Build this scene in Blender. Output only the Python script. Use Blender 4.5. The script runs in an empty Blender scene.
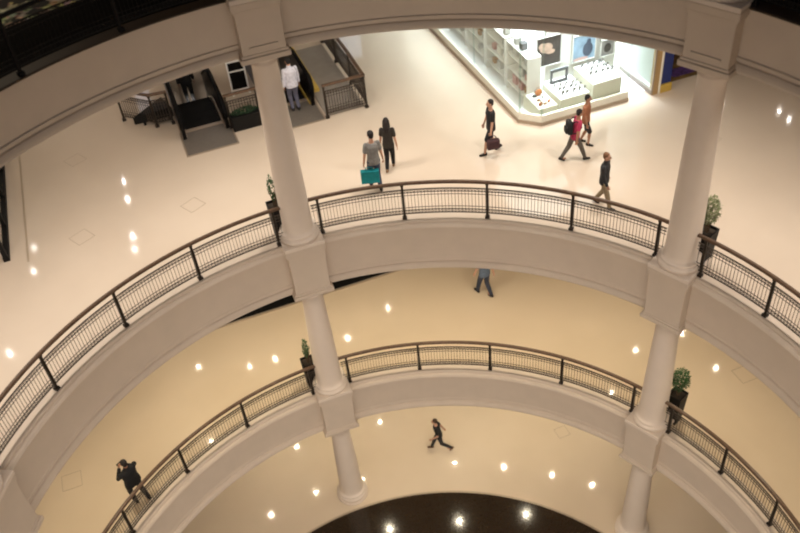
import bpy, bmesh, math, random
from mathutils import Vector, Matrix
from mathutils.geometry import tessellate_polygon
random.seed(7)
S = bpy.context.scene
COL = S.collection
PI = math.pi
rad = math.radians

# ------------------------------------------------------------------ materials
def mat(name, col, rough=.6, metal=0., spec=.5, noise=0., nscale=8., bump=0., bscale=60., emit=None, estr=0., alpha=None, coat=0.):
    m = bpy.data.materials.new(name); m.use_nodes = True
    nt = m.node_tree; b = nt.nodes['Principled BSDF']
    b.inputs['Base Color'].default_value = (*col, 1)
    b.inputs['Roughness'].default_value = rough
    b.inputs['Metallic'].default_value = metal
    b.inputs['Specular IOR Level'].default_value = spec
    b.inputs['Coat Weight'].default_value = coat
    tc = nt.nodes.new('ShaderNodeTexCoord')
    if noise:
        n = nt.nodes.new('ShaderNodeTexNoise'); n.inputs['Scale'].default_value = nscale; n.inputs['Detail'].default_value = 4
        nt.links.new(tc.outputs['Object'], n.inputs['Vector'])
        r = nt.nodes.new('ShaderNodeValToRGB')
        r.color_ramp.elements[0].position = .3; r.color_ramp.elements[1].position = .7
        r.color_ramp.elements[0].color = (*[c * (1 - noise) for c in col], 1)
        r.color_ramp.elements[1].color = (*[min(1, c * (1 + noise)) for c in col], 1)
        nt.links.new(n.outputs['Fac'], r.inputs['Fac']); nt.links.new(r.outputs['Color'], b.inputs['Base Color'])
    if bump:
        n2 = nt.nodes.new('ShaderNodeTexNoise'); n2.inputs['Scale'].default_value = bscale
        nt.links.new(tc.outputs['Object'], n2.inputs['Vector'])
        bp = nt.nodes.new('ShaderNodeBump'); bp.inputs['Strength'].default_value = bump; bp.inputs['Distance'].default_value = .01
        nt.links.new(n2.outputs['Fac'], bp.inputs['Height']); nt.links.new(bp.outputs['Normal'], b.inputs['Normal'])
    if emit:
        b.inputs['Emission Color'].default_value = (*emit, 1); b.inputs['Emission Strength'].default_value = estr
    if alpha is not None:
        b.inputs['Alpha'].default_value = alpha
    return m

def glass(name, col, a=.12, rough=.02):
    m = bpy.data.materials.new(name); m.use_nodes = True
    nt = m.node_tree; nt.nodes.clear()
    o = nt.nodes.new('ShaderNodeOutputMaterial'); mx = nt.nodes.new('ShaderNodeMixShader')
    t = nt.nodes.new('ShaderNodeBsdfTransparent'); t.inputs['Color'].default_value = (*col, 1)
    g = nt.nodes.new('ShaderNodeBsdfGlossy'); g.inputs['Roughness'].default_value = rough
    f = nt.nodes.new('ShaderNodeFresnel'); f.inputs['IOR'].default_value = 1.45
    ge = nt.nodes.new('ShaderNodeNewGeometry'); mt = nt.nodes.new('ShaderNodeMath'); mt.operation = 'MULTIPLY_ADD'; mt.inputs[1].default_value = -1; mt.inputs[2].default_value = 1
    m2 = nt.nodes.new('ShaderNodeMath'); m2.operation = 'MULTIPLY'
    nt.links.new(ge.outputs['Backfacing'], mt.inputs[0]); nt.links.new(mt.outputs[0], m2.inputs[0]); nt.links.new(f.outputs[0], m2.inputs[1])
    nt.links.new(m2.outputs[0], mx.inputs[0]); nt.links.new(t.outputs[0], mx.inputs[1]); nt.links.new(g.outputs[0], mx.inputs[2])
    nt.links.new(mx.outputs[0], o.inputs['Surface'])
    return m

def marble(name, c1, c2, rough=.065):
    m = bpy.data.materials.new(name); m.use_nodes = True
    nt = m.node_tree; b = nt.nodes['Principled BSDF']
    tc = nt.nodes.new('ShaderNodeTexCoord')
    n = nt.nodes.new('ShaderNodeTexNoise'); n.inputs['Scale'].default_value = .35; n.inputs['Detail'].default_value = 6
    nt.links.new(tc.outputs['Object'], n.inputs['Vector'])
    r = nt.nodes.new('ShaderNodeValToRGB')
    r.color_ramp.elements[0].position = .35; r.color_ramp.elements[1].position = .68
    r.color_ramp.elements[0].color = (*c1, 1); r.color_ramp.elements[1].color = (*c2, 1)
    nt.links.new(n.outputs['Fac'], r.inputs['Fac']); nt.links.new(r.outputs['Color'], b.inputs['Base Color'])
    n2 = nt.nodes.new('ShaderNodeTexNoise'); n2.inputs['Scale'].default_value = 1.4
    nt.links.new(tc.outputs['Object'], n2.inputs['Vector'])
    bp = nt.nodes.new('ShaderNodeBump'); bp.inputs['Strength'].default_value = .05; bp.inputs['Distance'].default_value = .01
    nt.links.new(n2.outputs['Fac'], bp.inputs['Height']); nt.links.new(bp.outputs['Normal'], b.inputs['Normal'])
    b.inputs['Roughness'].default_value = rough
    b.inputs['Specular IOR Level'].default_value = .5
    return m

M = {}
M['floorB'] = marble('polished cream stone', (.62, .515, .41), (.67, .565, .455))
M['floorC'] = marble('polished honey stone', (.62, .50, .36), (.67, .545, .40))
M['floorD'] = marble('polished ivory stone', (.64, .53, .40), (.69, .58, .45))
M['floorA'] = mat('unlit gallery black', (.004, .0035, .003), .95, spec=.1, noise=.4, nscale=3)  # near-black colour stands in for shade on the unlit top floor and wall
M['disc'] = mat('dark granite', (.02, .013, .008), .12, noise=.3, nscale=20)
M['plaster'] = mat('painted plaster', (.58, .485, .39), .75, noise=.03, nscale=2, bump=.05)
M['column'] = mat('column paint', (.70, .60, .505), .6, noise=.02, nscale=2)
M['ceil'] = mat('ceiling paint', (.62, .54, .45), .8)
M['bronze'] = mat('dark bronze', (.030, .022, .016), .4, metal=.4)
M['rail'] = mat('brown lacquered wood', (.105, .06, .035), .35, noise=.25, nscale=12)
M['iron'] = mat('wrought iron', (.06, .045, .034), .5, metal=.3)
M['shadediron'] = mat('shaded rail black', (.006, .005, .005), .7, spec=.2)  # near-black in place of shade on the top railing's iron and wood
M['darkwood'] = mat('dark brown wood', (.045, .028, .016), .6)
M['black'] = mat('black metal', (.006, .0055, .005), .6, spec=.25)
M['matteblack'] = mat('matte black', (.004, .0035, .003), .9, spec=.15, noise=.4, nscale=10)
M['brass'] = mat('pale metal trim', (.42, .34, .26), .4, metal=.5)
M['steel'] = mat('brushed grey steel', (.19, .165, .14), .55, metal=.3, noise=.1, nscale=30)
M['deck'] = mat('grey panel', (.30, .265, .23), .55, noise=.06, nscale=4)
M['step'] = mat('escalator steps', (.008, .0075, .007), .8, spec=.2)
M['smoked'] = mat('smoked glass', (.006, .005, .005), .35, spec=.15)
M['rubber'] = mat('black rubber', (.005, .0045, .0045), .85, spec=.12)
M['yellow'] = mat('yellow panel', (.62, .42, .08), .5)
M['white'] = mat('white laminate', (.82, .80, .76), .5)
M['cream'] = mat('cream laminate', (.80, .77, .66), .5)
M['shopfloor'] = mat('white shop floor', (.85, .84, .82), .3, noise=.03, nscale=2)
M['glass'] = glass('clear glass', (.95, .98, .96))
M['frost'] = glass('pale green glass', (.91, .955, .945))
M['gold'] = mat('gold frame', (.52, .36, .17), .35, metal=.4)
M['blue'] = mat('blue banner', (.015, .03, .16), .6, noise=.15, nscale=6)
M['purple'] = mat('purple mat', (.10, .045, .20), .8, noise=.5, nscale=9)
M['ochre'] = mat('ochre carpet', (.20, .12, .04), .8, noise=.4, nscale=6)
M['soil'] = mat('potting soil', (.03, .02, .012), .95)
M['bark'] = mat('bark', (.10, .06, .03), .9)
M['olive'] = mat('olive leaves', (.22, .25, .12), .7, noise=.35, nscale=14)
M['green'] = mat('dark green leaves', (.03, .085, .022), .6, noise=.4, nscale=14)
M['hedge'] = mat('hedge leaves', (.012, .040, .014), .7, noise=.4, nscale=14)
M['skin'] = mat('light skin', (.50, .28, .19), .6)
M['skin2'] = mat('tan skin', (.34, .17, .10), .6)
M['eye'] = mat('dark eye', (.02, .015, .012), .3)
def cloth(n, c): 
    if n not in M: M[n] = mat(n, c, .85, noise=.15, nscale=14, bump=.2, bscale=90)
    return M[n]

# ------------------------------------------------------------------ helpers
def obj(name, bm, m=None, parent=None, smooth=False, loc=None):
    me = bpy.data.meshes.new(name)
    bmesh.ops.recalc_face_normals(bm, faces=bm.faces[:])
    bm.to_mesh(me); bm.free()
    if m is not None:
        for x in (m if isinstance(m, (list, tuple)) else [m]): me.materials.append(x)
    if smooth:
        for p in me.polygons: p.use_smooth = True
    o = bpy.data.objects.new(name, me); COL.objects.link(o)
    if parent is not None: o.parent = parent
    if loc is not None: o.location = loc
    return o
def tag(o, label, cat, group=None):
    o['label'] = label; o['category'] = cat; o['kind'] = 'thing'
    if group: o['group'] = group
    return o
def empty(name, loc, rz=0, label=None, cat=None, group=None):
    o = bpy.data.objects.new(name, None); COL.objects.link(o)
    o.empty_display_size = .2
    o.location = loc; o.rotation_euler = (0, 0, rz)
    if label: tag(o, label, cat, group)
    return o
def struct(name, bm, m, smooth=False, parent=None):
    o = obj(name, bm, m, parent, smooth)
    if parent is None: o['kind'] = 'structure'
    return o
def copy_tree(o, parent=None):
    c = o.copy(); COL.objects.link(c)
    if parent is not None: c.parent = parent
    for ch in list(o.children): copy_tree(ch, c)
    return c
def box(bm, c, s, rz=0, bev=0., mi=0, mtx=None):
    m4 = Matrix.Translation(c) @ Matrix.Rotation(rz, 4, 'Z') @ Matrix.Diagonal((s[0], s[1], s[2], 1))
    if mtx is not None: m4 = mtx @ m4
    r = bmesh.ops.create_cube(bm, size=1, matrix=m4)
    vs = r['verts']; fs = {f for v in vs for f in v.link_faces}
    for f in fs: f.material_index = mi
    if bev:
        es = {e for v in vs for e in v.link_edges}
        bmesh.ops.bevel(bm, geom=list(es), offset=bev, segments=2, affect='EDGES', profile=.5)
    return vs
def tube(bm, pts, radii, n=8, caps=True, mi=0):
    pts = [Vector(p) for p in pts]
    if not isinstance(radii, (list, tuple)): radii = [radii] * len(pts)
    rings = []; ref = None
    for i, p in enumerate(pts):
        d = (pts[min(i + 1, len(pts) - 1)] - pts[max(i - 1, 0)]).normalized()
        if ref is None: ref = Vector((0, 0, 1)) if abs(d.z) < .9 else Vector((1, 0, 0))
        a = d.cross(ref).normalized(); b = a.cross(d).normalized(); ref = b
        rings.append([bm.verts.new(p + (a * math.cos(2 * PI * k / n) + b * math.sin(2 * PI * k / n)) * radii[i]) for k in range(n)])
    for i in range(len(rings) - 1):
        for k in range(n):
            f = bm.faces.new((rings[i][k], rings[i][(k + 1) % n], rings[i + 1][(k + 1) % n], rings[i + 1][k])); f.material_index = mi
    if caps:
        for r in (rings[0], rings[-1]):
            try: bm.faces.new(r).material_index = mi
            except ValueError: pass
def blob(bm, c, r, seg=12, rings=8, mtx=None, mi=0):
    m4 = Matrix.Translation(c) @ (mtx.to_4x4() if mtx is not None else Matrix()) @ Matrix.Diagonal((r[0], r[1], r[2], 1))
    res = bmesh.ops.create_uvsphere(bm, u_segments=seg, v_segments=rings, radius=1, matrix=m4)
    for v in res['verts']:
        for f in v.link_faces: f.material_index = mi
def capsule(bm, a, b, ra, rb, n=10):
    a = Vector(a); b = Vector(b); d = b - a; L = d.length
    if L < 1e-5: return
    d.normalize(); pts = []; rs = []
    for k in range(4):
        t = PI / 2 * (1 - k / 4); pts.append(a - d * ra * math.sin(t)); rs.append(max(ra * math.cos(t), .0015))
    pts.append(a); rs.append(ra)
    pts.append(a + (b - a) * .5); rs.append((ra + rb) / 2)
    pts.append(b); rs.append(rb)
    for k in range(1, 5):
        t = PI / 2 * k / 4; pts.append(b + d * rb * math.sin(t)); rs.append(max(rb * math.cos(t), .0015))
    tube(bm, pts, rs, n)
def lathe(bm, prof, n=32, c=(0, 0, 0), closed=False, cap=True):
    rings = []
    for r, z in prof:
        rings.append([bm.verts.new((c[0] + r * math.cos(2 * PI * k / n), c[1] + r * math.sin(2 * PI * k / n), c[2] + z)) for k in range(n)])
    m = len(rings)
    for i in range(m if closed else m - 1):
        for k in range(n):
            bm.faces.new((rings[i][k], rings[i][(k + 1) % n], rings[(i + 1) % m][(k + 1) % n], rings[(i + 1) % m][k]))
    if cap and not closed:
        bm.faces.new(rings[0]); bm.faces.new(rings[-1])
def remesh(name, bm, voxel, m, parent, smooth_iter=3, keep=None):
    """closes overlapping volumes into one continuous surface"""
    o = obj(name + '_raw', bm)
    md = o.modifiers.new('r', 'REMESH'); md.mode = 'VOXEL'; md.voxel_size = voxel; md.use_smooth_shade = True
    if smooth_iter:
        sm = o.modifiers.new('s', 'SMOOTH'); sm.iterations = smooth_iter; sm.factor = .5
    dg = bpy.context.evaluated_depsgraph_get(); dg.update()
    me = bpy.data.meshes.new_from_object(o.evaluated_get(dg))
    old = o.data; bpy.data.objects.remove(o); bpy.data.meshes.remove(old)
    me.name = name; me.materials.clear(); me.materials.append(m)
    for p in me.polygons: p.use_smooth = True
    r = bpy.data.objects.new(name, me); COL.objects.link(r)
    if parent is not None: r.parent = parent
    return r

# ------------------------------------------------------------------ frame of the place
ZA, ZB, ZC, ZD = 6.15, 0., -5.45, -10.6          # post feet (kerb tops) of the galleries, foot of the ground floor columns
TA, TB, TC = 1.19, 1.5, 1.5
DROP = .12                                        # gallery floor below the kerb top
RR = 8.19                                         # railing radius
COLS = [-79.4, -15.9, 47.65, 111.2, 174.7, 217.0]
TH = rad(16.75)
def G(u, v, z=0.): return Vector((u * math.cos(TH) - v * math.sin(TH), u * math.sin(TH) + v * math.cos(TH), z))
def pol(r, a, z=0.): return Vector((r * math.sin(rad(a)), r * math.cos(rad(a)), z))

# ------------------------------------------------------------------ slabs and rings
def ring_loop(r, n=160): return [Vector((r * math.sin(2 * PI * k / n), r * math.cos(2 * PI * k / n), 0)) for k in range(n)]
def rect(u0, u1, v0, v1): return [G(u0, v0), G(u1, v0), G(u1, v1), G(u0, v1)]
def sheet(bm, loops, z):
    tris = tessellate_polygon(loops); vs = []
    for l in loops: vs += [bm.verts.new((p.x, p.y, z)) for p in l]
    for t in tris:
        try: bm.faces.new([vs[i] for i in t])
        except ValueError: pass
    return vs
def well_sides(bm, loop, z0, z1):
    n = len(loop); a = [bm.verts.new((p.x, p.y, z0)) for p in loop]; b = [bm.verts.new((p.x, p.y, z1)) for p in loop]
    for i in range(n): bm.faces.new((a[i], a[(i + 1) % n], b[(i + 1) % n], b[i]))
OUT = [Vector((-34, -24, 0)), Vector((34, -24, 0)), Vector((34, 38, 0)), Vector((-34, 38, 0))]
WELLS = [rect(-1.62, -.38, 14.5, 18.1), rect(.92, 2.2, 14.5, 18.1)]
def flat(name, loops, z, m):
    bm = bmesh.new(); sheet(bm, loops, z)
    me_up = bm.faces[:]
    o = struct(name, bm, m)
    return o
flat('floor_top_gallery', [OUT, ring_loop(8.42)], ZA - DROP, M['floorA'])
def flooring():  # pale specks mottled into a dark floor colour
    m = bpy.data.materials.new('mottled carpet'); m.use_nodes = True; nt = m.node_tree; b = nt.nodes['Principled BSDF']; b.inputs['Roughness'].default_value = .9
    tc = nt.nodes.new('ShaderNodeTexCoord'); v = nt.nodes.new('ShaderNodeTexVoronoi'); v.inputs['Scale'].default_value = 5
    n = nt.nodes.new('ShaderNodeTexNoise'); n.inputs['Scale'].default_value = 2.5; n.inputs['Detail'].default_value = 6
    nt.links.new(tc.outputs['Object'], v.inputs['Vector']); nt.links.new(tc.outputs['Object'], n.inputs['Vector'])
    r = nt.nodes.new('ShaderNodeValToRGB'); e = r.color_ramp.elements; e[0].position = .48; e[0].color = (.01, .008, .006, 1); e[1].position = .7; e[1].color = (.85, .68, .45, 1)
    mx = nt.nodes.new('ShaderNodeMixRGB'); mx.blend_type = 'MULTIPLY'; mx.inputs[0].default_value = .45
    nt.links.new(n.outputs['Fac'], r.inputs['Fac']); nt.links.new(r.outputs['Color'], mx.inputs[1]); nt.links.new(v.outputs['Color'], mx.inputs[2]); nt.links.new(mx.outputs[0], b.inputs['Base Color'])
    return m
M['flooring'] = flooring()
bm = bmesh.new(); lathe(bm, [(10.4, ZA - DROP + .004), (16.5, ZA - DROP + .004)], 120, cap=False); struct('floor_top_mottle', bm, M['flooring'])
flat('floor_middle_gallery', [OUT, ring_loop(8.42)] + WELLS, ZB - DROP, M['floorB'])
flat('floor_lower_gallery', [OUT, ring_loop(8.42)], ZC - DROP, M['floorC'])
flat('floor_ground', [OUT, ring_loop(7.58)], ZD - .1, M['floorD'])
flat('floor_ground_disc', [ring_loop(7.58)], ZD - .1, M['disc'])
flat('ceiling_top', [OUT, ring_loop(8.5)], 10.4, M['ceil'])
flat('ceiling_middle', [OUT, ring_loop(8.5)], ZA - TA, M['ceil'])
flat('ceiling_lower', [OUT, ring_loop(8.5)] + WELLS, ZB - TB, M['ceil'])
flat('ceiling_ground', [OUT, ring_loop(8.5)], ZC - TC, M['ceil'])
bm = bmesh.new()
for w in WELLS: well_sides(bm, w, ZB - DROP, ZB - TB)
struct('trim_escalator_wells', bm, M['plaster'])

def fascia(name, z, t, ledge=True):
    mo = .012 if ledge else .035
    prof = [(8.44, -DROP - .05), (8.44, -.02), (8.42, 0), (8.10, 0), (8.07, -.03), (8.07, -.07), (8.01, -.10), (7.98, -.15), (7.98, -.19), (8.10, -.205),
            (8.12, -.23), (8.12, -t + .27), (8.12 - mo, -t + .255), (8.12 - mo, -t + .215), (8.12, -t + .20), (8.12, -t + .16),
            (8.08, -t + .145), (8.05, -t + .10), (8.03, -t + .05), (8.03, -t), (8.52, -t), (8.52, -DROP - .05)]
    if not ledge: prof = [(8.44, -DROP - .05), (8.44, -.04), (8.13, -.04)] + prof[11:]
    bm = bmesh.new(); lathe(bm, [(r, z + h) for r, h in prof], 256, closed=True)
    o = struct(name, bm, M['plaster'])
    return o
fascia('wall_top_gallery_edge', ZA, TA, False)
bm = bmesh.new(); lathe(bm, [(8.44, ZA - .035), (8.44, ZA - .01), (8.42, ZA), (8.11, ZA), (8.09, ZA - .012), (8.09, ZA - .035)], 256, closed=True); struct('trim_top_kerb', bm, M['darkwood'])
fascia('wall_middle_gallery_edge', ZB, TB)
fascia('wall_lower_gallery_edge', ZC, TC)
bm = bmesh.new(); lathe(bm, [(8.03, 10.4), (8.03, 11.7), (8.5, 11.7), (8.5, 10.4)], 160, closed=True)
struct('wall_roof_edge', bm, M['plaster'])
# disc trim on the ground floor
bm = bmesh.new(); lathe(bm, [(7.56, ZD - .1), (7.56, ZD - .094), (7.62, ZD - .094), (7.62, ZD - .1)], 160, closed=True)
struct('trim_ground_disc', bm, M['brass'])

# ------------------------------------------------------------------ columns
def shaft_profile(h):
    p = [(.47, .0), (.47, .03), (.485, .055), (.485, .085), (.465, .11), (.43, .13), (.425, .15), (.445, .175), (.445, .20), (.42, .22), (.385, .235), (.37, .27), (.355, .34)]
    n = 10
    for i in range(1, n + 1):
        t = i / n; p.append((.352 - .087 * t ** 1.5, .34 + (h - .34 - .30) * t))
    p += [(.28, h - .29), (.28, h - .25), (.265, h - .24), (.265, h - .10), (.28, h - .06), (.28, h)]
    return p
def column(a, z, top, label, ped_z=None, floor_z=None, slot_bar=False):
    o = empty('column', pol(8.25, a, z), -rad(a), label, 'column', 'round columns of the atrium')
    # plinth and base
    pl = .10
    bm = bmesh.new()
    if z < -9: lathe(bm, [(.5, 0), (.5, pl - .02), (.48, pl)], 40)
    else: box(bm, (0, 0, pl / 2), (.98, .98, pl), bev=.012)
    obj('plinth', bm, M['column'], o)
    h = top - z - pl - .004
    bm = bmesh.new(); lathe(bm, shaft_profile(h), 40)
    obj('shaft', bm, M['column'], o, True, (0, 0, pl))
    if ped_z is not None:
        t = ped_z
        bm = bmesh.new()
        # local +y points outward, the pedestal projects towards the void (-y)
        box(bm, (0, -.165, -t / 2 - .08), (.88, .54, t - .16), bev=.01)
        box(bm, (0, -.17, -.078), (1.0, .62, .15), bev=.02)
        box(bm, (0, -.17, -.19), (.93, .57, .07), bev=.015)
        box(bm, (0, -.17, -t - .00), (1.02, .62, .12), bev=.02)
        box(bm, (0, -.17, -t + .09), (.95, .57, .06), bev=.015)
        if slot_bar: box(bm, (0, -.445, -t + .25), (.58, .03, .05), bev=.008)  # raised bar added for its shadow, which reads as a recessed slot
        bm.transform(Matrix.Translation(pol(8.25, a, z)) @ Matrix.Rotation(-rad(a), 4, 'Z'))
        struct('trim_pedestal', bm, M['plaster'])
    return o
where = {-79.4: 'at the left edge', -15.9: 'left of the middle', 47.65: 'right of the middle', 111.2: 'outside the right edge', 174.7: 'on the near side', 217.0: 'on the near side, further left'}
for a in COLS[:4]:
    vis = a < 100
    column(a, ZA, 10.4, 'cream column base on the dark top gallery, ' + where[a], TA, slot_bar=True)
    column(a, ZB, ZA - TA, 'round cream column rising from the middle gallery edge, ' + where[a], TB)
    column(a, ZC, ZB - TB, 'round cream column rising from the lower gallery edge, ' + where[a], TC)
    column(a, ZD - .1, ZC - TC, 'round cream column standing on the ground floor by the dark disc, ' + where[a])

# ------------------------------------------------------------------ balustrades
def arc(r, a0, a1, z, step=1.2):
    n = max(2, int(abs(a1 - a0) / step) + 1)
    return [pol(r, a0 + (a1 - a0) * i / (n - 1), z) for i in range(n)]
def band(bm, r, a0, a1, z, w, h):
    n = max(2, int(abs(a1 - a0) / 1.2) + 1); rings = []
    for i in range(n):
        a = a0 + (a1 - a0) * i / (n - 1)
        rings.append([bm.verts.new(pol(r + dx, a, z + dz)) for dx, dz in ((-w / 2, -h / 2), (w / 2, -h / 2), (w / 2, h * .2), (w * .3, h / 2), (-w * .3, h / 2), (-w / 2, h * .2))])
    for i in range(n - 1):
        for k in range(6): bm.faces.new((rings[i][k], rings[i][(k + 1) % 6], rings[i + 1][(k + 1) % 6], rings[i + 1][k]))
    bm.faces.new(rings[0]); bm.faces.new(rings[-1])
def thin(bm, p, q, w):
    p = Vector(p); q = Vector(q); d = (q - p).normalized()
    ref = Vector((0, 0, 1)) if abs(d.z) < .9 else Vector((1, 0, 0))
    a = d.cross(ref).normalized() * w; b = a.normalized().cross(d) * w
    A = [bm.verts.new(p + s) for s in (a + b, a - b, -a - b, -a + b)]; B = [bm.verts.new(q + s) for s in (a + b, a - b, -a - b, -a + b)]
    for k in range(4): bm.faces.new((A[k], A[(k + 1) % 4], B[(k + 1) % 4], B[k]))
def ringlet(bm, c, tdir, r, w=.006):
    n = 8; inn = []; out = []
    for k in range(n):
        e = tdir * math.cos(2 * PI * k / n) + Vector((0, 0, 1)) * math.sin(2 * PI * k / n)
        inn.append(bm.verts.new(c + e * (r - w))); out.append(bm.verts.new(c + e * (r + w)))
    for k in range(n): bm.faces.new((inn[k], inn[(k + 1) % n], out[(k + 1) % n], out[k]))
def infill(bm, f, L, bw=.0045):
    """f(s, z) -> point along the bay, s from 0 to L"""
    seg = max(1, int(L / .25))
    for z, w in ((.86, .011), (.77, .008), (.69, .006), (.33, .006), (.25, .008), (.15, .011)):
        for i in range(seg): thin(bm, f(L * i / seg, z), f(L * (i + 1) / seg, z), w)
    n = max(1, round(L / .078))
    for i in range(n):
        s = L * (i + .5) / n
        thin(bm, f(s, .15), f(s, .86), bw)
        td = (f(min(L, s + .01), .8) - f(max(0, s - .01), .8)).normalized()
        for z in (.815, .20): ringlet(bm, f(s, z), td, .03)
        # small knot in the middle of every second bar
    return n
def post(bm, p, rz):
    box(bm, p + Vector((0, 0, .53)), (.055, .055, 1.0), rz, .006)
    box(bm, p + Vector((0, 0, .035)), (.11, .11, .07), rz, .012)
    box(bm, p + Vector((0, 0, 1.0)), (.075, .075, .06), rz, .01)
def balustrade(a0, a1, posts, z, label):
    o = empty('balustrade', pol(RR, (a0 + a1) / 2, z), 0, label, 'railing', 'curved gallery balustrades')
    inv = Matrix.Translation(-o.location)
    bm = bmesh.new(); band(bm, RR, a0 + 2.3, a1 - 2.3, z + 1.05, .09, .06); bm.transform(inv); obj('handrail', bm, M['shadediron'] if z > 3 else M['rail'], o)
    for a in posts:
        bm = bmesh.new(); post(bm, pol(RR, a, z), -rad(a)); bm.transform(inv); obj('post', bm, M['shadediron'] if z > 3 else M['bronze'], o)
    ends = [a0 + 2.6] + list(posts) + [a1 - 2.6]
    for i in range(len(ends) - 1):
        b0, b1 = ends[i], ends[i + 1]; L = rad(b1 - b0) * RR
        bm = bmesh.new(); infill(bm, lambda s, h: pol(RR, b0 + math.degrees(s / RR), z + h), L); bm.transform(inv)
        obj('infill_panel', bm, M['shadediron'] if z > 3 else M['iron'], o)
LP = [-75.5, -61.5, -47.5, -33.65, -19.6]; MP = [-12.1, 1.95, 15.85, 29.8, 43.85]; RP = [51.4, 62.7, 74.1, 85.4, 96.7, 107.5]
for z, nm in ((ZA, 'dark top'), (ZB, 'middle'), (ZC, 'lower')):
    balustrade(-79.4, -15.9, LP, z, 'curved iron balustrade with brown handrail on %s gallery, left span' % nm)
    balustrade(-15.9, 47.65, MP, z, 'curved iron balustrade with brown handrail on %s gallery, span between the two tall columns' % nm)
    balustrade(47.65, 111.2, RP, z, 'curved iron balustrade with brown handrail on %s gallery, right span' % nm)

# ------------------------------------------------------------------ floor marks
def diamond(name, c, s, rz, z, m):
    bm = bmesh.new()
    for k in range(4):
        a = rz + k * PI / 2
        box(bm, (c.x + math.cos(a) * s / 2, c.y + math.sin(a) * s / 2, z + .002), (.014, s, .004), a)
    struct(name, bm, m)
M['mark'] = mat('floor plate outline', (.42, .33, .24), .4)
i = 0
for x, y, z in ((-7.76, 9.03, 0), (-5.06, 9.86, 0), (-8.67, 12.58, 0), (8.56, 10.21, 0)):
    i += 1; diamond('floor_plate_%d' % i, Vector((x, y, 0)), .46 if i < 4 else .2, TH + .5, ZB - DROP, M['mark'])
for x, y, z in ((-9.15, 5.75, 0), (9.05, 6.81, 0)):
    i += 1; diamond('floor_plate_%d' % i, Vector((x, y, 0)), .5, TH, ZC - DROP, M['mark'])
for x, y, z in ((4.81, 9.36, 0),):
    i += 1; diamond('floor_plate_%d' % i, Vector((x, y, 0)), .4, TH, ZD - .1, M['mark'])

# ------------------------------------------------------------------ flat dark sheet with a pale edge on the lower gallery, in line with the escalators
bm = bmesh.new(); box(bm, G(.55, 15.57, ZC - DROP + .01), (9.0, 7.0, .02), TH); struct('floor_dark_sheet', bm, M['matteblack'])
bm = bmesh.new(); box(bm, G(.55, 12.03, ZC - DROP + .02), (9.0, .06, .04), TH, .005); struct('trim_sheet_edge', bm, M['brass'])

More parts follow.
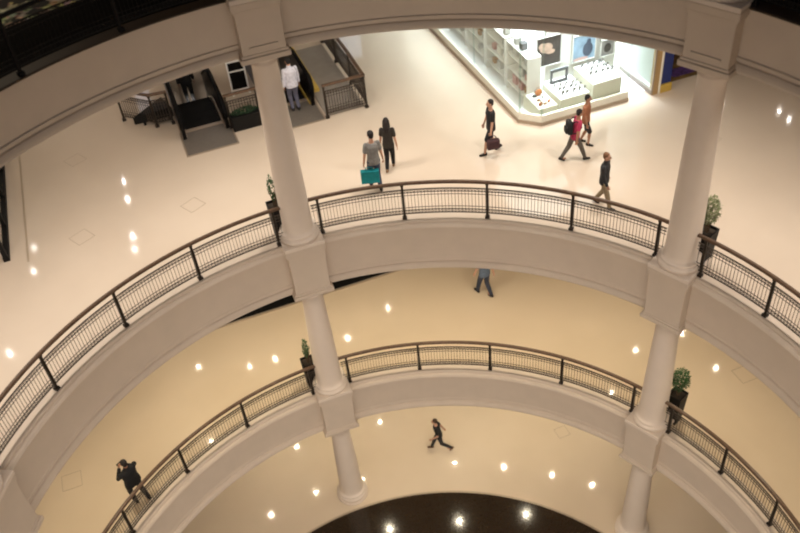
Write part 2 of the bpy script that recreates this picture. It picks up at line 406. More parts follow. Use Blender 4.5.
# ------------------------------------------------------------------ escalators
def escalator(u0, label, inner_yellow=False):
    W = 1.4
    o = empty('escalator', G(u0 + W / 2, 14.5, ZB - DROP), TH, label, 'escalator', 'escalators going down')
    bm = bmesh.new(); box(bm, (0, -.65, .008), (W, 1.3, .016), bev=.004); obj('landing_plate', bm, M['steel'], o)
    bm = bmesh.new()
    box(bm, (0, -1.33, .006), (W + .08, .05, .012)); box(bm, (-W / 2 - .02, -.65, .006), (.04, 1.3, .012)); box(bm, (W / 2 + .02, -.65, .006), (.04, 1.3, .012))
    obj('plate_edge', bm, M['brass'], o)
    bm = bmesh.new(); box(bm, (0, -.04, .02), (W - .3, .16, .012), bev=.003); obj('comb_plate', bm, M['brass'], o)
    # moving steps: two flat, then descending at 30 degrees to the lower gallery
    bm = bmesh.new(); z = 0.; y = .05; n = 0
    while z > -(5.3 - .2):
        box(bm, (0, y + .2, z - .10), (W - .36, .4, .2), bev=.01)
        for g in range(12): box(bm, (-(W - .4) / 2 + (g + .5) * (W - .4) / 12, y + .2, z + .006), (.03, .39, .012))
        y += .4; n += 1
        if n >= 3: z -= .231 if n > 4 else .12
    obj('steps', bm, M['step'], o)
    yb = y; zb = z
    # balustrades
    prof = [(.0, .0)]
    def railpath(h):
        p = [(-.55, .28 + (h - .28) * .2), (-.66, .28 + (h - .28) * .55), (-.58, h - .06), (-.42, h)]
        p += [(1.2, h), (1.7, h - .12)]
        k = 1.7; zz = h - .12
        while zz > zb + h + .1: k += .8; zz -= .8 * math.tan(rad(30)); p.append((k, zz))
        p += [(k + .6, zz - .15), (k + 1.4, zz - .15)]
        return p
    for s in (-1, 1):
        x = s * (W / 2 - .08)
        path = railpath(.98)
        bm = bmesh.new()
        up = [bm.verts.new((x - .05, py, pz - .03)) for py, pz in path]; lo = [bm.verts.new((x - .05, max(py, -.45), min(pz - .35, .0 if py < 1.2 else pz - .85))) for py, pz in path]
        up2 = [bm.verts.new((x + .05, v.co.y, v.co.z)) for v in up]; lo2 = [bm.verts.new((x + .05, v.co.y, v.co.z)) for v in lo]
        for i in range(len(path) - 1):
            bm.faces.new((up[i], up[i + 1], lo[i + 1], lo[i])); bm.faces.new((up2[i], lo2[i], lo2[i + 1], up2[i + 1]))
            bm.faces.new((up[i], up2[i], up2[i + 1], up[i + 1])); bm.faces.new((lo[i], lo[i + 1], lo2[i + 1], lo2[i]))
        bm.faces.new((up[0], lo[0], lo2[0], up2[0])); bm.faces.new((up[-1], up2[-1], lo2[-1], lo[-1]))
        bal = obj('balustrade', bm, M['smoked'], o)
        bm = bmesh.new(); tube(bm, [(x, py, pz) for py, pz in path], .065, 8); obj('handrail', bm, M['rubber'], bal, True)
        bm = bmesh.new()
        sk = [(-.35, .06), (1.2, .06), (1.7, -.06)]
        k, zz = 1.7, -.06
        while zz > zb + .1: k += .8; zz -= .8 * math.tan(rad(30)); sk.append((k, zz))
        for i in range(len(sk) - 1):
            (y0, z0), (y1, z1) = sk[i], sk[i + 1]
            v = [bm.verts.new((x + dx, yy, zz2)) for dx in (-.075, .075) for yy, zz2 in ((y0, z0), (y1, z1), (y1, z1 - .18), (y0, z0 - .18))]
            for q in ((0, 1, 2, 3), (4, 7, 6, 5), (0, 4, 5, 1), (3, 2, 6, 7), (0, 3, 7, 4), (1, 5, 6, 2)): bm.faces.new([v[j] for j in q])
        obj('skirt', bm, M['yellow'] if (inner_yellow and s > 0) else M['brass'], o)
    bm = bmesh.new()
    # underside of the truss
    a = [(-.3, -.25), (1.6, -.45), (yb, zb - .35)]
    for i in range(2):
        (y0, z0), (y1, z1) = a[i], a[i + 1]
        v = [bm.verts.new((dx, yy, zz2)) for dx in (-W / 2 + .12, W / 2 - .12) for yy, zz2 in ((y0, z0), (y1, z1), (y1, z1 - .25), (y0, z0 - .25))]
        for q in ((0, 1, 2, 3), (4, 7, 6, 5), (0, 4, 5, 1), (3, 2, 6, 7), (0, 3, 7, 4), (1, 5, 6, 2)): bm.faces.new([v[j] for j in q])
    obj('truss', bm, M['deck'], o)
    return o
escalator(-1.7, 'down escalator with a wide grey landing plate, left of the tall column')
escalator(.86, 'down escalator behind the tall column, carrying the person in white', True)

def straight_rail(name, pts, label, z=ZB - DROP, cat='railing', bronze='bronze', glassy=False):
    c = sum(pts, Vector()) / len(pts); c.z = z
    o = empty(name, c, 0, label, cat)
    for p in pts:
        bm = bmesh.new(); q = Vector((p.x, p.y, 0)) - Vector((c.x, c.y, 0)); post(bm, q, TH); obj('post', bm, M['bronze'], o)
    for i in range(len(pts) - 1):
        p = Vector((pts[i].x - c.x, pts[i].y - c.y, 0)); q = Vector((pts[i + 1].x - c.x, pts[i + 1].y - c.y, 0)); L = (q - p).length; d = (q - p) / L
        bm = bmesh.new(); box(bm, (p + q) / 2 + Vector((0, 0, 1.05)), (L + .08, .10, .06), math.atan2(d.y, d.x), .012); obj('handrail', bm, M['rail'], o)
        bm = bmesh.new(); infill(bm, lambda s, h: p + d * s + Vector((0, 0, h)), L, .0085); obj('infill_panel', bm, M['iron'], o)
    return o
straight_rail('well_railing', [G(-3.1, 16.0), G(-2.25, 15.15), G(-1.78, 15.1)], 'angled iron railing left of the escalators')
straight_rail('well_railing', [G(-.28, 14.02), G(.6, 14.02)], 'short iron railing with brown handrail above the black planter box, between the escalators')
straight_rail('well_railing', [G(2.36, 13.2), G(3.55, 13.2), G(3.58, 14.7), G(3.58, 16.2), G(3.58, 17.7)], 'iron railing with brown handrail fencing the grey deck right of the escalators')
# black planter box with low hedge between the escalators
def leafball(bm, c, r, n, size):
    for _ in range(n):
        d = Vector((random.gauss(0, 1), random.gauss(0, 1), random.gauss(0, 1))).normalized()
        p = Vector((c[0] + d.x * r[0] * random.uniform(.55, 1), c[1] + d.y * r[1] * random.uniform(.55, 1), c[2] + d.z * r[2] * random.uniform(.55, 1)))
        t = Vector((random.gauss(0, 1), random.gauss(0, 1), random.gauss(0, 1))).normalized(); n2 = t.cross(d + Vector((.01, .02, .03))).normalized()
        s = size * random.uniform(.7, 1.3)
        v = [bm.verts.new(p + t * s), bm.verts.new(p + n2 * s * .4 + d * s * .15), bm.verts.new(p - t * s), bm.verts.new(p - n2 * s * .4 + d * s * .15)]
        bm.faces.new(v)
o = empty('planter_box', G(.16, 13.84, ZB - DROP), TH, 'black planter box with a low dark green hedge in front of the short railing', 'planter')
bm = bmesh.new(); box(bm, (0, 0, .23), (.84, .20, .46), bev=.015); box(bm, (0, 0, .45), (.87, .23, .03), bev=.008); obj('box', bm, M['black'], o)
bm = bmesh.new(); leafball(bm, (0, 0, .56), (.42, .11, .12), 700, .035); obj('hedge', bm, M['hedge'], o)
o = empty('bench', G(-2.15, 15.65, ZB - DROP), TH + .25, 'low black wedge shaped bench behind the angled railing', 'bench')
bm = bmesh.new()
v = [bm.verts.new(p) for p in ((-.75, -.1, .12), (.35, -.45, .12), (.35, .35, .12), (-.75, -.1, .36), (.35, -.45, .42), (.35, .35, .42))]
for q in ((0, 2, 1), (3, 4, 5), (0, 1, 4, 3), (1, 2, 5, 4), (2, 0, 3, 5)): bm.faces.new([v[j] for j in q])
bmesh.ops.bevel(bm, geom=bm.edges[:], offset=.012, segments=2, affect='EDGES'); obj('seat', bm, M['black'], o)
for x, y in ((-.45, -.1), (.25, -.3), (.25, .2)):
    bm = bmesh.new(); box(bm, (x, y, .06), (.07, .07, .12)); obj('leg', bm, M['black'], o)
# grey deck beside the right-hand escalator
bm = bmesh.new(); box(bm, G(2.93, 15.4, ZB - DROP + .03), (1.15, 4.2, .06), TH, .01); struct('trim_grey_deck', bm, M['deck'])
bm = bmesh.new(); box(bm, G(2.47, 16.1, ZB - DROP + .09), (.20, 2.9, .18), TH, .01); struct('trim_yellow_strip', bm, M['yellow'])
# floor sign
o = empty('floor_sign', G(.43, 15.9, ZB - DROP), TH - .05, 'white framed floor sign with two blank dark panels, left of the tall column', 'sign')
bm = bmesh.new()
for x in (-.25, .25): box(bm, (x, 0, .53), (.05, .04, 1.06), bev=.006)
for z in (.10, .72, 1.03): box(bm, (0, 0, z), (.5, .04, .05), bev=.006)
obj('frame', bm, M['white'], o)
for z0, z1 in ((.125, .695), (.745, 1.005)):
    bm = bmesh.new(); box(bm, (0, 0, (z0 + z1) / 2), (.45, .02, z1 - z0)); obj('panel', bm, M['matteblack'], o)
for x in (-.25, .25):
    bm = bmesh.new(); box(bm, (x, 0, .015), (.06, .36, .03), bev=.006); obj('foot', bm, M['white'], o)

# ------------------------------------------------------------------ shop with glass corner
ZF = ZB - DROP; CEIL = ZA - TA
bm = bmesh.new(); sheet(bm, [rect(7.2, 11.2, 10.2, 19.5)], ZF + .012); struct('floor_shop', bm, M['shopfloor'])
bm = bmesh.new(); box(bm, G(10.4, 19.6, (ZF + CEIL) / 2), (6.6, .15, CEIL - ZF), TH); struct('wall_shop_back', bm, M['white'])
bm = bmesh.new(); box(bm, G(11.25, 14.6, (ZF + CEIL) / 2), (.12, 8.6, CEIL - ZF), TH); struct('wall_shop_right', bm, M['white'])
bm = bmesh.new(); box(bm, G(9.2, 11.45, (ZF + 3.0) / 2), (1.75, .10, 3.0 - ZF), TH); struct('wall_shop_display_back', bm, M['white'])
# glazed front with kerb, chamfered corner
path = [G(7.06, 19.5), G(7.06, 10.45), G(7.5, 10.02), G(10.15, 10.02)]
def wallpath(bm, pts, z0, z1, th):
    for i in range(len(pts) - 1):
        a, b = pts[i], pts[i + 1]; d = b - a
        box(bm, Vector(((a.x + b.x) / 2, (a.y + b.y) / 2, (z0 + z1) / 2)), (d.length + th * .6, th, z1 - z0), math.atan2(d.y, d.x))
bm = bmesh.new(); wallpath(bm, path, ZF, ZF + .10, .12); struct('trim_shop_kerb', bm, M['brass'])
bm = bmesh.new(); wallpath(bm, path, ZF + .10, ZF + .30, .09); struct('trim_shop_base', bm, M['cream'])
for i in range(len(path) - 1):
    bm = bmesh.new(); wallpath(bm, path[i:i + 2], ZF + .30, 3.4, .02); struct('window_%d' % (i + 1), bm, M['glass'])
bm = bmesh.new()
for p in (path[1], path[2], path[3]): box(bm, Vector((p.x, p.y, (ZF + 3.4) / 2)), (.045, .045, 3.4 - ZF), TH)
for v in (13.4, 16.4): box(bm, G(7.06, v, (ZF + 3.4) / 2), (.04, .04, 3.4 - ZF), TH)
struct('trim_window_posts', bm, M['frost'])
bm = bmesh.new(); wallpath(bm, [G(7.06, 19.5), G(7.06, 10.45), G(7.5, 10.02), G(14.5, 10.02)], 3.4, CEIL, .2); struct('wall_shop_header', bm, M['cream'])
# door reveal: glass partition, gold frame, blue banner
o = empty('glass_partition', G(10.9, 10.75, ZF), TH, 'pale green glass partition on a grey rail beside the shop entrance', 'partition')
bm = bmesh.new(); box(bm, (0, 0, 1.55), (.03, 1.6, 2.8)); obj('pane', bm, M['frost'], o)
bm = bmesh.new(); box(bm, (0, 0, .09), (.07, 1.66, .14), bev=.01); obj('base_rail', bm, M['deck'], o)
bm = bmesh.new(); box(bm, (0, -.83, 1.5), (.05, .05, 2.95), bev=.005); obj('end_post', bm, M['brass'], o)
bm = bmesh.new(); box(bm, G(11.0, 9.98, (ZF + 3.4) / 2), (.18, .16, 3.4 - ZF), TH, .01); struct('trim_gold_jamb', bm, M['gold'])
bm = bmesh.new(); box(bm, G(11.12, 9.93, (ZF + 3.4) / 2), (.06, .10, 3.4 - ZF), TH, .01); struct('trim_cream_jamb', bm, M['cream'])
o = empty('banner', G(11.33, 9.96, ZF), TH, 'tall blue banner board on a yellow foot at the shop corner', 'banner')
bm = bmesh.new(); box(bm, (0, 0, 1.75), (.34, .05, 3.0), bev=.006); obj('board', bm, M['blue'], o)
bm = bmesh.new(); box(bm, (0, -.02, .12), (.38, .12, .24), bev=.01); obj('foot', bm, M['yellow'], o)
# neighbouring shop threshold, dark with a purple mat
bm = bmesh.new(); sheet(bm, [rect(11.6, 24, 10.25, 17.4)], ZF + .006); struct('floor_next_shop', bm, M['ochre'])
o = tag(obj('floor_mat', (lambda b: (box(b, (0, 0, .01), (.95, .4, .02), bev=.006), b)[1])(bmesh.new()), M['purple']), 'purple mat on the dark floor of the next shop behind the right column', 'mat')
o.location = G(12.45, 10.62, ZF + .006); o.rotation_euler.z = TH
bm = bmesh.new(); box(bm, G(17.8, 17.5, (ZF + CEIL) / 2), (12.5, .15, CEIL - ZF), TH); struct('wall_next_shop', bm, M['ochre'])

# plinths in the window and what stands on them
def plinth(u0, u1, v0, v1, z1, label):
    o = empty('display_plinth', G((u0 + u1) / 2, (v0 + v1) / 2, ZF + .012), TH, label, 'plinth', 'display plinths in the shop window')
    h = z1 - ZF - .012
    bm = bmesh.new(); box(bm, (0, 0, h / 2), (u1 - u0, v1 - v0, h), bev=.012); obj('body', bm, M['cream'], o)
    bm = bmesh.new(); box(bm, (0, 0, h + .006), (u1 - u0 - .05, v1 - v0 - .05, .012), bev=.004); obj('top', bm, M['white'], o)
    return h
plinth(7.5, 8.05, 10.14, 11.1, .30, 'low white display plinth in the glass corner holding orange items')
plinth(8.13, 9.02, 10.12, 11.2, .42, 'white display plinth below the dark portrait poster')
plinth(9.12, 10.02, 10.12, 11.2, .62, 'tallest white display plinth, beside the shop entrance')
M['dk'] = mat('dark display velvet', (.02, .018, .018), .7); M['orange'] = mat('orange leather', (.45, .16, .05), .6); M['silver'] = mat('silver', (.6, .6, .6), .25, metal=.9); M['tan'] = mat('tan leather', (.45, .28, .15), .6); M['greyv'] = mat('grey velvet', (.13, .13, .135), .8)
def watch_stand(u, v, z, m, label, group):
    o = empty('watch_stand', G(u, v, z), TH + random.uniform(-.3, .3), label, 'display stand', group); o.scale = (1.5,) * 3
    bm = bmesh.new(); box(bm, (0, 0, .008), (.07, .06, .016), bev=.003); obj('base', bm, M['white'], o)
    bm = bmesh.new(); tube(bm, [(0, .01, .016), (0, .005, .06), (0, -.005, .085)], [.014, .012, .02], 8); sm = obj('stem', bm, m, o)
    bm = bmesh.new(); lathe(bm, [(.022, -.008), (.03, -.004), (.03, .004), (.022, .008)], 14); bm.transform(Matrix.Translation((0, -.02, .085)) @ Matrix.Rotation(rad(65), 4, 'X')); obj('watch_case', bm, M['silver'], sm)
g1, g2, g3 = 'orange and tan items in the window corner', 'dark items under the portrait poster', 'dark items on the tallest plinth'
k = 0
for u in (8.25, 8.42, 8.60, 8.78, 8.92):
    for v in (10.28, 10.48, 10.68):
        watch_stand(u + random.uniform(-.03, .03), v, .434, M['dk'] if random.random() < .7 else M['greyv'], 'small dark watch stand on the plinth under the portrait poster', g2)
for u in (9.24, 9.42, 9.6, 9.78, 9.92):
    for v in (10.5, 10.75, 11.0):
        watch_stand(u + random.uniform(-.03, .03), v, .634, M['dk'] if random.random() < .6 else M['greyv'], 'small dark watch stand on the tallest white plinth', g3)
def pouch(u, v, z, m, s, label, group):
    o = empty('pouch', G(u, v, z), TH + random.uniform(-.6, .6), label, 'pouch', group); o.scale = (1.2,) * 3
    bm = bmesh.new(); box(bm, (0, 0, s * .35), (s, s * .5, s * .7), bev=s * .12); obj('body', bm, m, o, True)
    bm = bmesh.new(); tube(bm, [(-s * .3, 0, s * .65), (-s * .2, 0, s * 1.0), (s * .2, 0, s * 1.0), (s * .3, 0, s * .65)], s * .04, 6); obj('strap', bm, m, o)
for u, v, m, s in ((7.62, 10.3, 'orange', .10), (7.75, 10.28, 'tan', .08), (7.9, 10.35, 'orange', .09), (7.68, 10.52, 'tan', .09), (7.85, 10.6, 'silver', .08), (7.66, 10.75, 'greyv', .09), (7.92, 10.85, 'tan', .08), (7.82, 10.95, 'greyv', .08)):
    pouch(u, v, .314, M[m], s, 'small pouch on the low plinth in the glass corner', g1)
o = empty('pouch_display', G(7.8, 10.78, .314), TH + .2, 'round orange and brown bag, largest item on the low corner plinth', 'bag')
bm = bmesh.new(); blob(bm, (0, 0, .10), (.12, .06, .10)); obj('body', bm, M['orange'], o, True)
bm = bmesh.new(); tube(bm, [(-.08, 0, .17), (-.05, 0, .26), (.05, 0, .26), (.08, 0, .17)], .009, 6); obj('strap', bm, M['tan'], o, True)
o = empty('display_stand', G(8.55, 11.0, .434), TH, 'black open display frame on the middle plinth under the poster', 'frame')
bm = bmesh.new()
for x in (-.24, .24): box(bm, (x, 0, .2), (.06, .05, .4), bev=.005)
box(bm, (0, 0, .37), (.54, .05, .09), bev=.005); obj('frame', bm, M['greyv'], o)
bm = bmesh.new(); box(bm, (0, 0, .015), (.56, .14, .03), bev=.005); obj('base', bm, M['dk'], o)
# posters, plain generic pictures
def poster(u0, u1, z0, z1, bg, blobs, label, v=11.37):
    o = empty('poster', G((u0 + u1) / 2, v, z0), TH, label, 'poster', None)
    w, h = u1 - u0, z1 - z0
    bm = bmesh.new(); box(bm, (0, 0, h / 2), (w, .03, h), bev=.004); bd = obj('board', bm, bg, o)
    bm = bmesh.new()
    for x in (-w / 2, w / 2): box(bm, (x, -.005, h / 2), (.03, .05, h + .03))
    for z in (0, h): box(bm, (0, -.005, z), (w + .03, .05, .03))
    obj('frame', bm, M['white'], o)
    for j, (x, z, rx, rz, c) in enumerate(blobs):
        bm = bmesh.new(); m4 = Matrix.Translation((x, -.018 - j * .002, z)) @ Matrix.Diagonal((rx, 1, rz, 1)) @ Matrix.Rotation(PI / 2, 4, 'X')
        bmesh.ops.create_circle(bm, cap_ends=True, segments=28, radius=1, matrix=m4); obj('print', bm, c, bd)
M['p_dark'] = mat('dark print', (.045, .035, .03), .5, noise=.5, nscale=4); M['p_face'] = mat('pale print', (.52, .36, .28), .5, noise=.35, nscale=6); M['p_blue'] = mat('sky blue print', (.30, .42, .55), .5, noise=.3, nscale=3); M['p_navy'] = mat('navy print', (.04, .055, .09), .5); M['p_grey'] = mat('grey print', (.30, .28, .27), .5, noise=.3, nscale=4); M['p_pink'] = mat('pink print', (.65, .42, .38), .5)
poster(8.02, 8.78, .80, 1.68, M['p_dark'], [(-.08, .55, .20, .15, M['p_face']), (-.2, .62, .12, .10, M['p_face']), (.05, .42, .14, .07, M['p_face'])], 'dark framed portrait poster on the window back wall')
poster(9.15, 9.88, .66, 1.45, M['p_blue'], [(.12, .32, .16, .22, M['p_navy']), (.14, .55, .07, .09, M['p_navy']), (-.1, .07, .24, .05, M['p_pink'])], 'sky blue poster with a dark figure, right of the portrait poster')
poster(10.06, 10.5, .60, 1.1, M['p_grey'], [(0, .25, .12, .14, M['p_dark'])], 'small grey poster nearest the shop entrance', v=11.37)
bm = bmesh.new(); box(bm, G(10.2, 11.45, 1.4), (.75, .10, 2.9), TH); struct('wall_shop_display_side', bm, M['white'])
# shelves with goods behind the left glass
def shelf_unit(v, label):
    o = empty('display_shelf', G(7.75, v, ZF + .012), TH, label, 'shelf', 'white shelves along the left glass')
    bm = bmesh.new()
    for y in (-.62, .62): box(bm, (0, y, .75), (.42, .03, 1.5))
    box(bm, (.20, 0, .75), (.02, 1.24, 1.5)); obj('body', bm, M['white'], o)
    for z in (.25, .7, 1.15, 1.49):
        bm = bmesh.new(); box(bm, (0, 0, z), (.42, 1.21, .03), bev=.004); obj('shelf', bm, M['white'], o)
names = ['nearest the glass corner', 'second from the glass corner', 'third from the glass corner', 'fourth from the glass corner', 'farthest from the glass corner']
M['pale'] = mat('pale grey box', (.55, .55, .53), .6); M['rose'] = mat('rose box', (.6, .35, .33), .6)
for i in range(5):
    v = 11.6 + i * 1.38
    shelf_unit(v, 'white open display shelf behind the left shop glass, ' + names[i])
    for z in (.277, .727, 1.177, 1.517):
        for y in (-.4, -.05, .32):
            if random.random() < .75:
                s = random.uniform(.12, .24)
                bm = bmesh.new(); box(bm, (0, 0, s / 2), (.18, s, s), bev=.015); box(bm, (0, 0, s + .008), (.19, s + .01, .016), bev=.004)
                b = tag(obj('gift_box', bm, M[random.choice(['pale', 'pale', 'rose', 'greyv', 'white', 'tan'])]), 'small gift box on the white shelf ' + names[i], 'box', 'gift boxes on the white shelves')
                b.location = G(7.72, v + y, ZF + z); b.rotation_euler.z = TH

# ------------------------------------------------------------------ far walls and left shopfront
def wall(name, u0, v0, u1, v1, z0, z1, m, th=.2):
    a, b = G(u0, v0), G(u1, v1); d = b - a; bm = bmesh.new()
    box(bm, Vector(((a.x + b.x) / 2, (a.y + b.y) / 2, (z0 + z1) / 2)), (d.length, th, z1 - z0), math.atan2(d.y, d.x)); return struct(name, bm, m)
wall('wall_back_middle', -16, 22, 7.1, 22, ZF, CEIL, M['plaster'])
wall('wall_back_lower', -22, 24, 26, 24, ZC - DROP, ZB - TB, M['plaster'])
wall('wall_back_ground', -22, 24, 26, 24, ZD - .1, ZC - TC, M['plaster'])
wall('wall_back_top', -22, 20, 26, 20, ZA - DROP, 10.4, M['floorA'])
M['lit'] = mat('lit shop window', (.6, .7, .8), .4, emit=(.75, .83, 1.0), estr=1.5)
for i, (u, w) in enumerate(((5.6, .9), (-.5, .8), (-2.4, .5))):
    bm = bmesh.new(); box(bm, G(u, 21.88, 1.7), (w, .04, 2.6), TH); struct('window_lit_%d' % (i + 1), bm, M['lit'])
# left shopfront with black frame
wall('wall_left_middle', -9.6, 10.9, -9.6, 22, ZF, CEIL, M['cream'])
o = empty('black_shopfront_frame', G(-6.64, 13.5, ZF), TH, 'black framed glass shopfront at the left edge', 'shopfront')
bm = bmesh.new()
for y in (-2.7, -1.35, 0, 1.35, 2.7): box(bm, (0, y, 1.6), (.11, .11, 3.2), bev=.01)
for z in (.05, .9, 3.15): box(bm, (0, 0, z), (.15, 5.5, .13), bev=.01)
obj('frame', bm, M['black'], o)
bm = bmesh.new(); box(bm, (0, 0, 1.6), (.015, 5.3, 3.1)); obj('pane', bm, M['glass'], o)
bm = bmesh.new(); box(bm, G(-6.15, 15.0, ZF + .003), (.05, 9, .006), TH); struct('trim_floor_line', bm, M['mark'])

# ------------------------------------------------------------------ planters with plants
def planter(a, r, z, leaf, label, size, h=.95, da=0):
    o = empty('potted_plant', pol(r, a, z), -rad(a), label, 'plant', 'potted plants beside the columns')
    bm = bmesh.new()
    b0, b1, H = .15, .19, h
    lo = [bm.verts.new((sx * b0, sy * b0, 0)) for sx, sy in ((-1, -1), (1, -1), (1, 1), (-1, 1))]; hi = [bm.verts.new((sx * b1, sy * b1, H)) for sx, sy in ((-1, -1), (1, -1), (1, 1), (-1, 1))]
    hi2 = [bm.verts.new((sx * (b1 - .03), sy * (b1 - .03), H)) for sx, sy in ((-1, -1), (1, -1), (1, 1), (-1, 1))]; dn = [bm.verts.new((sx * (b1 - .03), sy * (b1 - .03), H - .08)) for sx, sy in ((-1, -1), (1, -1), (1, 1), (-1, 1))]
    bm.faces.new(lo)
    for A, B in ((lo, hi), (hi, hi2), (hi2, dn)):
        for i in range(4): bm.faces.new((A[i], A[(i + 1) % 4], B[(i + 1) % 4], B[i]))
    bm.faces.new(dn); pot = obj('pot', bm, M['black'], o)
    bm = bmesh.new(); box(bm, (0, 0, H - .07), (.31, .31, .03)); obj('soil', bm, M['soil'], pot)
    bm = bmesh.new()
    for k in range(4):
        t = k * 1.7; tube(bm, [(.03 * math.cos(t), .03 * math.sin(t), H - .06), (.05 * math.cos(t), .05 * math.sin(t), H + size[2] * .5), (.12 * math.cos(t), .12 * math.sin(t), H + size[2] * 1.3)], [.014, .011, .004], 6)
    st = obj('stem', bm, M['bark'], o)
    bm = bmesh.new(); leafball(bm, (0, 0, H + size[2] + size[3]), size[:3], int(size[4]), .035); obj('foliage', bm, leaf, st)
planter(49.5, 8.70, ZB - DROP, M['olive'], 'black pot with pale olive bush beside the right column, middle gallery', (.22, .22, .40, .12, 800))
planter(50.1, 8.72, ZC - DROP, M['green'], 'black pot with dark green bush beside the right column, lower gallery', (.25, .25, .42, .10, 900), 1.05)
planter(-18.3, 8.68, ZB - DROP, M['green'], 'black pot with slim green plant half behind the left column, middle gallery', (.10, .10, .40, .06, 260))
planter(-18.7, 8.66, ZC - DROP, M['green'], 'black pot with slim green plant half behind the left column, lower gallery', (.10, .10, .38, .12, 240))

# ------------------------------------------------------------------ people
def ik(a, b, l1, l2, pole):
    a, b = Vector(a), Vector(b); d = b - a; L = min(d.length, (l1 + l2) * .999); d.normalize()
    x = (l1 * l1 - l2 * l2 + L * L) / (2 * L); h = math.sqrt(max(l1 * l1 - x * x, 0))
    p = Vector(pole); p = (p - d * p.dot(d)).normalized()
    return a + d * x + p * h, a + d * L
def ell_tube(bm, secs, n=16):
    rings = []
    for c, rx, ry in secs:
        c = Vector(c); rings.append([bm.verts.new(c + Vector((rx * math.cos(2 * PI * k / n), ry * math.sin(2 * PI * k / n), 0))) for k in range(n)])
    for i in range(len(rings) - 1):
        for k in range(n): bm.faces.new((rings[i][k], rings[i][(k + 1) % n], rings[i + 1][(k + 1) % n], rings[i + 1][k]))
    bm.faces.new(rings[0]); bm.faces.new(rings[-1])
def person(loc, heading, label, feet, hands, top, bottom, shoes, hair, skin='skin', lean=(0, 0), twist=0, sleeve='short', legs='long', hairstyle='short', scale=1., w=1., curl=.5, head_turn=0., elbow=(0, -1, -.2), heel=(0, 0), pelvis_z=.93, head_tilt=0., group='people walking in the mall'):
    """local frame: x right, y forward, feet on z = 0"""
    o = empty('person', loc, heading, label, 'person', group)
    o.scale = (scale,) * 3
    pel = Vector((0, 0, pelvis_z))
    lx, ly = lean
    def tor(t): return pel + Vector((lx * t, ly * t, .50 * t))       # spine, t = 1 at the shoulders
    hipR, hipL = pel + Vector((.092 * w, 0, -.02)), pel + Vector((-.092 * w, 0, -.02))
    ct, st = math.cos(twist), math.sin(twist)
    sh = tor(.97); shR = sh + Vector((.178 * w * ct, .178 * w * st, -.01)); shL = sh - Vector((.178 * w * ct, .178 * w * st, .01))
    head = tor(1.0) + Vector((lx * .25, ly * .25 + .025, .235))
    J = {}
    for s, hip, f in (('R', hipR, feet[0]), ('L', hipL, feet[1])):
        ank = Vector(f) + Vector((0, 0, .085)); J['k' + s], J['a' + s] = ik(hip, ank, .43, .43, (0, 1, .1))
    for s, shd, h in (('R', shR, hands[0]), ('L', shL, hands[1])):
        e = Vector(elbow) + Vector((.35 if s == 'R' else -.35, 0, 0)); J['e' + s], J['w' + s] = ik(shd, h, .285, .255, e)
    # ---- body: one continuous surface
    bm = bmesh.new()
    ell_tube(bm, [(pel + Vector((0, 0, -.10)), .10 * w, .085), (pel + Vector((0, 0, -.04)), .16 * w, .105), (pel + Vector((0, -.005, .04)), .162 * w, .108), (tor(.35), .135 * w, .095), (tor(.6), .148 * w, .105), (tor(.85), .168 * w, .105), (tor(.97), .15 * w, .08), (tor(1.06), .07, .06)])
    capsule(bm, tor(1.0), head - Vector((0, .02, .06)), .06, .055)
    Rh = Matrix.Rotation(head_turn, 3, 'Z') @ Matrix.Rotation(-head_tilt, 3, 'X')
    def hd(v): return head + Rh @ Vector(v)
    blob(bm, hd((0, -.008, .03)), (.076, .095, .092), mtx=Rh); blob(bm, hd((0, .015, -.04)), (.058, .075, .08), mtx=Rh)
    capsule(bm, hd((0, .098, .01)), hd((0, .112, -.025)), .010, .016, 8)
    for s in (-1, 1): blob(bm, hd((s * .077, -.005, -.01)), (.012, .022, .034), 8, 6, Rh)
    blob(bm, hd((0, .084, -.062)), (.026, .014, .009), 8, 6, Rh)
    for s, shd, hip, sg in (('R', shR, hipR, 1), ('L', shL, hipL, -1)):
        capsule(bm, shd, J['e' + s], .052, .040); capsule(bm, J['e' + s], J['w' + s], .040, .027)
        capsule(bm, hip, J['k' + s], .082, .054); capsule(bm, J['k' + s], J['a' + s] + Vector((0, 0, 0)), .054, .036)
        kk = J['k' + s]; aa = J['a' + s]; capsule(bm, kk.lerp(aa, .15) + Vector((0, -.015, 0)), kk.lerp(aa, .45) + Vector((0, -.02, 0)), .048, .042)
        capsule(bm, aa + Vector((0, -.03, -.04)), aa + Vector((0, .13, -.052)), .036, .030)
        # hand: palm, four unequal bent fingers and a thumb from the palm's side
        wv = J['w' + s]; d = (wv - J['e' + s]).normalized()
        fw = Vector((0, 1, 0)); fw = (fw - d * fw.dot(d))
        fw = fw.normalized() if fw.length > .1 else Vector((sg, 0, 0)); inn = d.cross(fw).normalized() * 1.0
        if inn.x * sg > 0: inn = -inn
        for t in (-.024, -.008, .008, .024): capsule(bm, wv + d * .01 + fw * t * .6, wv + d * .085 + fw * t * 1.25, .014, .013, 8)
        for t, ln in ((.030, .068), (.010, .078), (-.010, .072), (-.029, .056)):
            p0 = wv + d * .085 + fw * t * 1.15; d1 = (d + inn * curl * .6).normalized(); p1 = p0 + d1 * ln * .5; d2 = (d + inn * curl * 1.8).normalized(); p2 = p1 + d2 * ln * .5
            capsule(bm, p0, p1, .0095, .009, 8); capsule(bm, p1, p2, .009, .0075, 8)
        q0 = wv + d * .03 + fw * .028; q1 = q0 + (d * .5 + fw * .75 + inn * .3).normalized() * .042; q2 = q1 + (d * .9 + fw * .2 + inn * .4).normalized() * .036
        capsule(bm, q0, q1, .013, .0105, 8); capsule(bm, q1, q2, .0105, .008, 8)
    remesh('body', bm, .0085, M[skin], o, 2)
    # ---- eyes
    bm = bmesh.new()
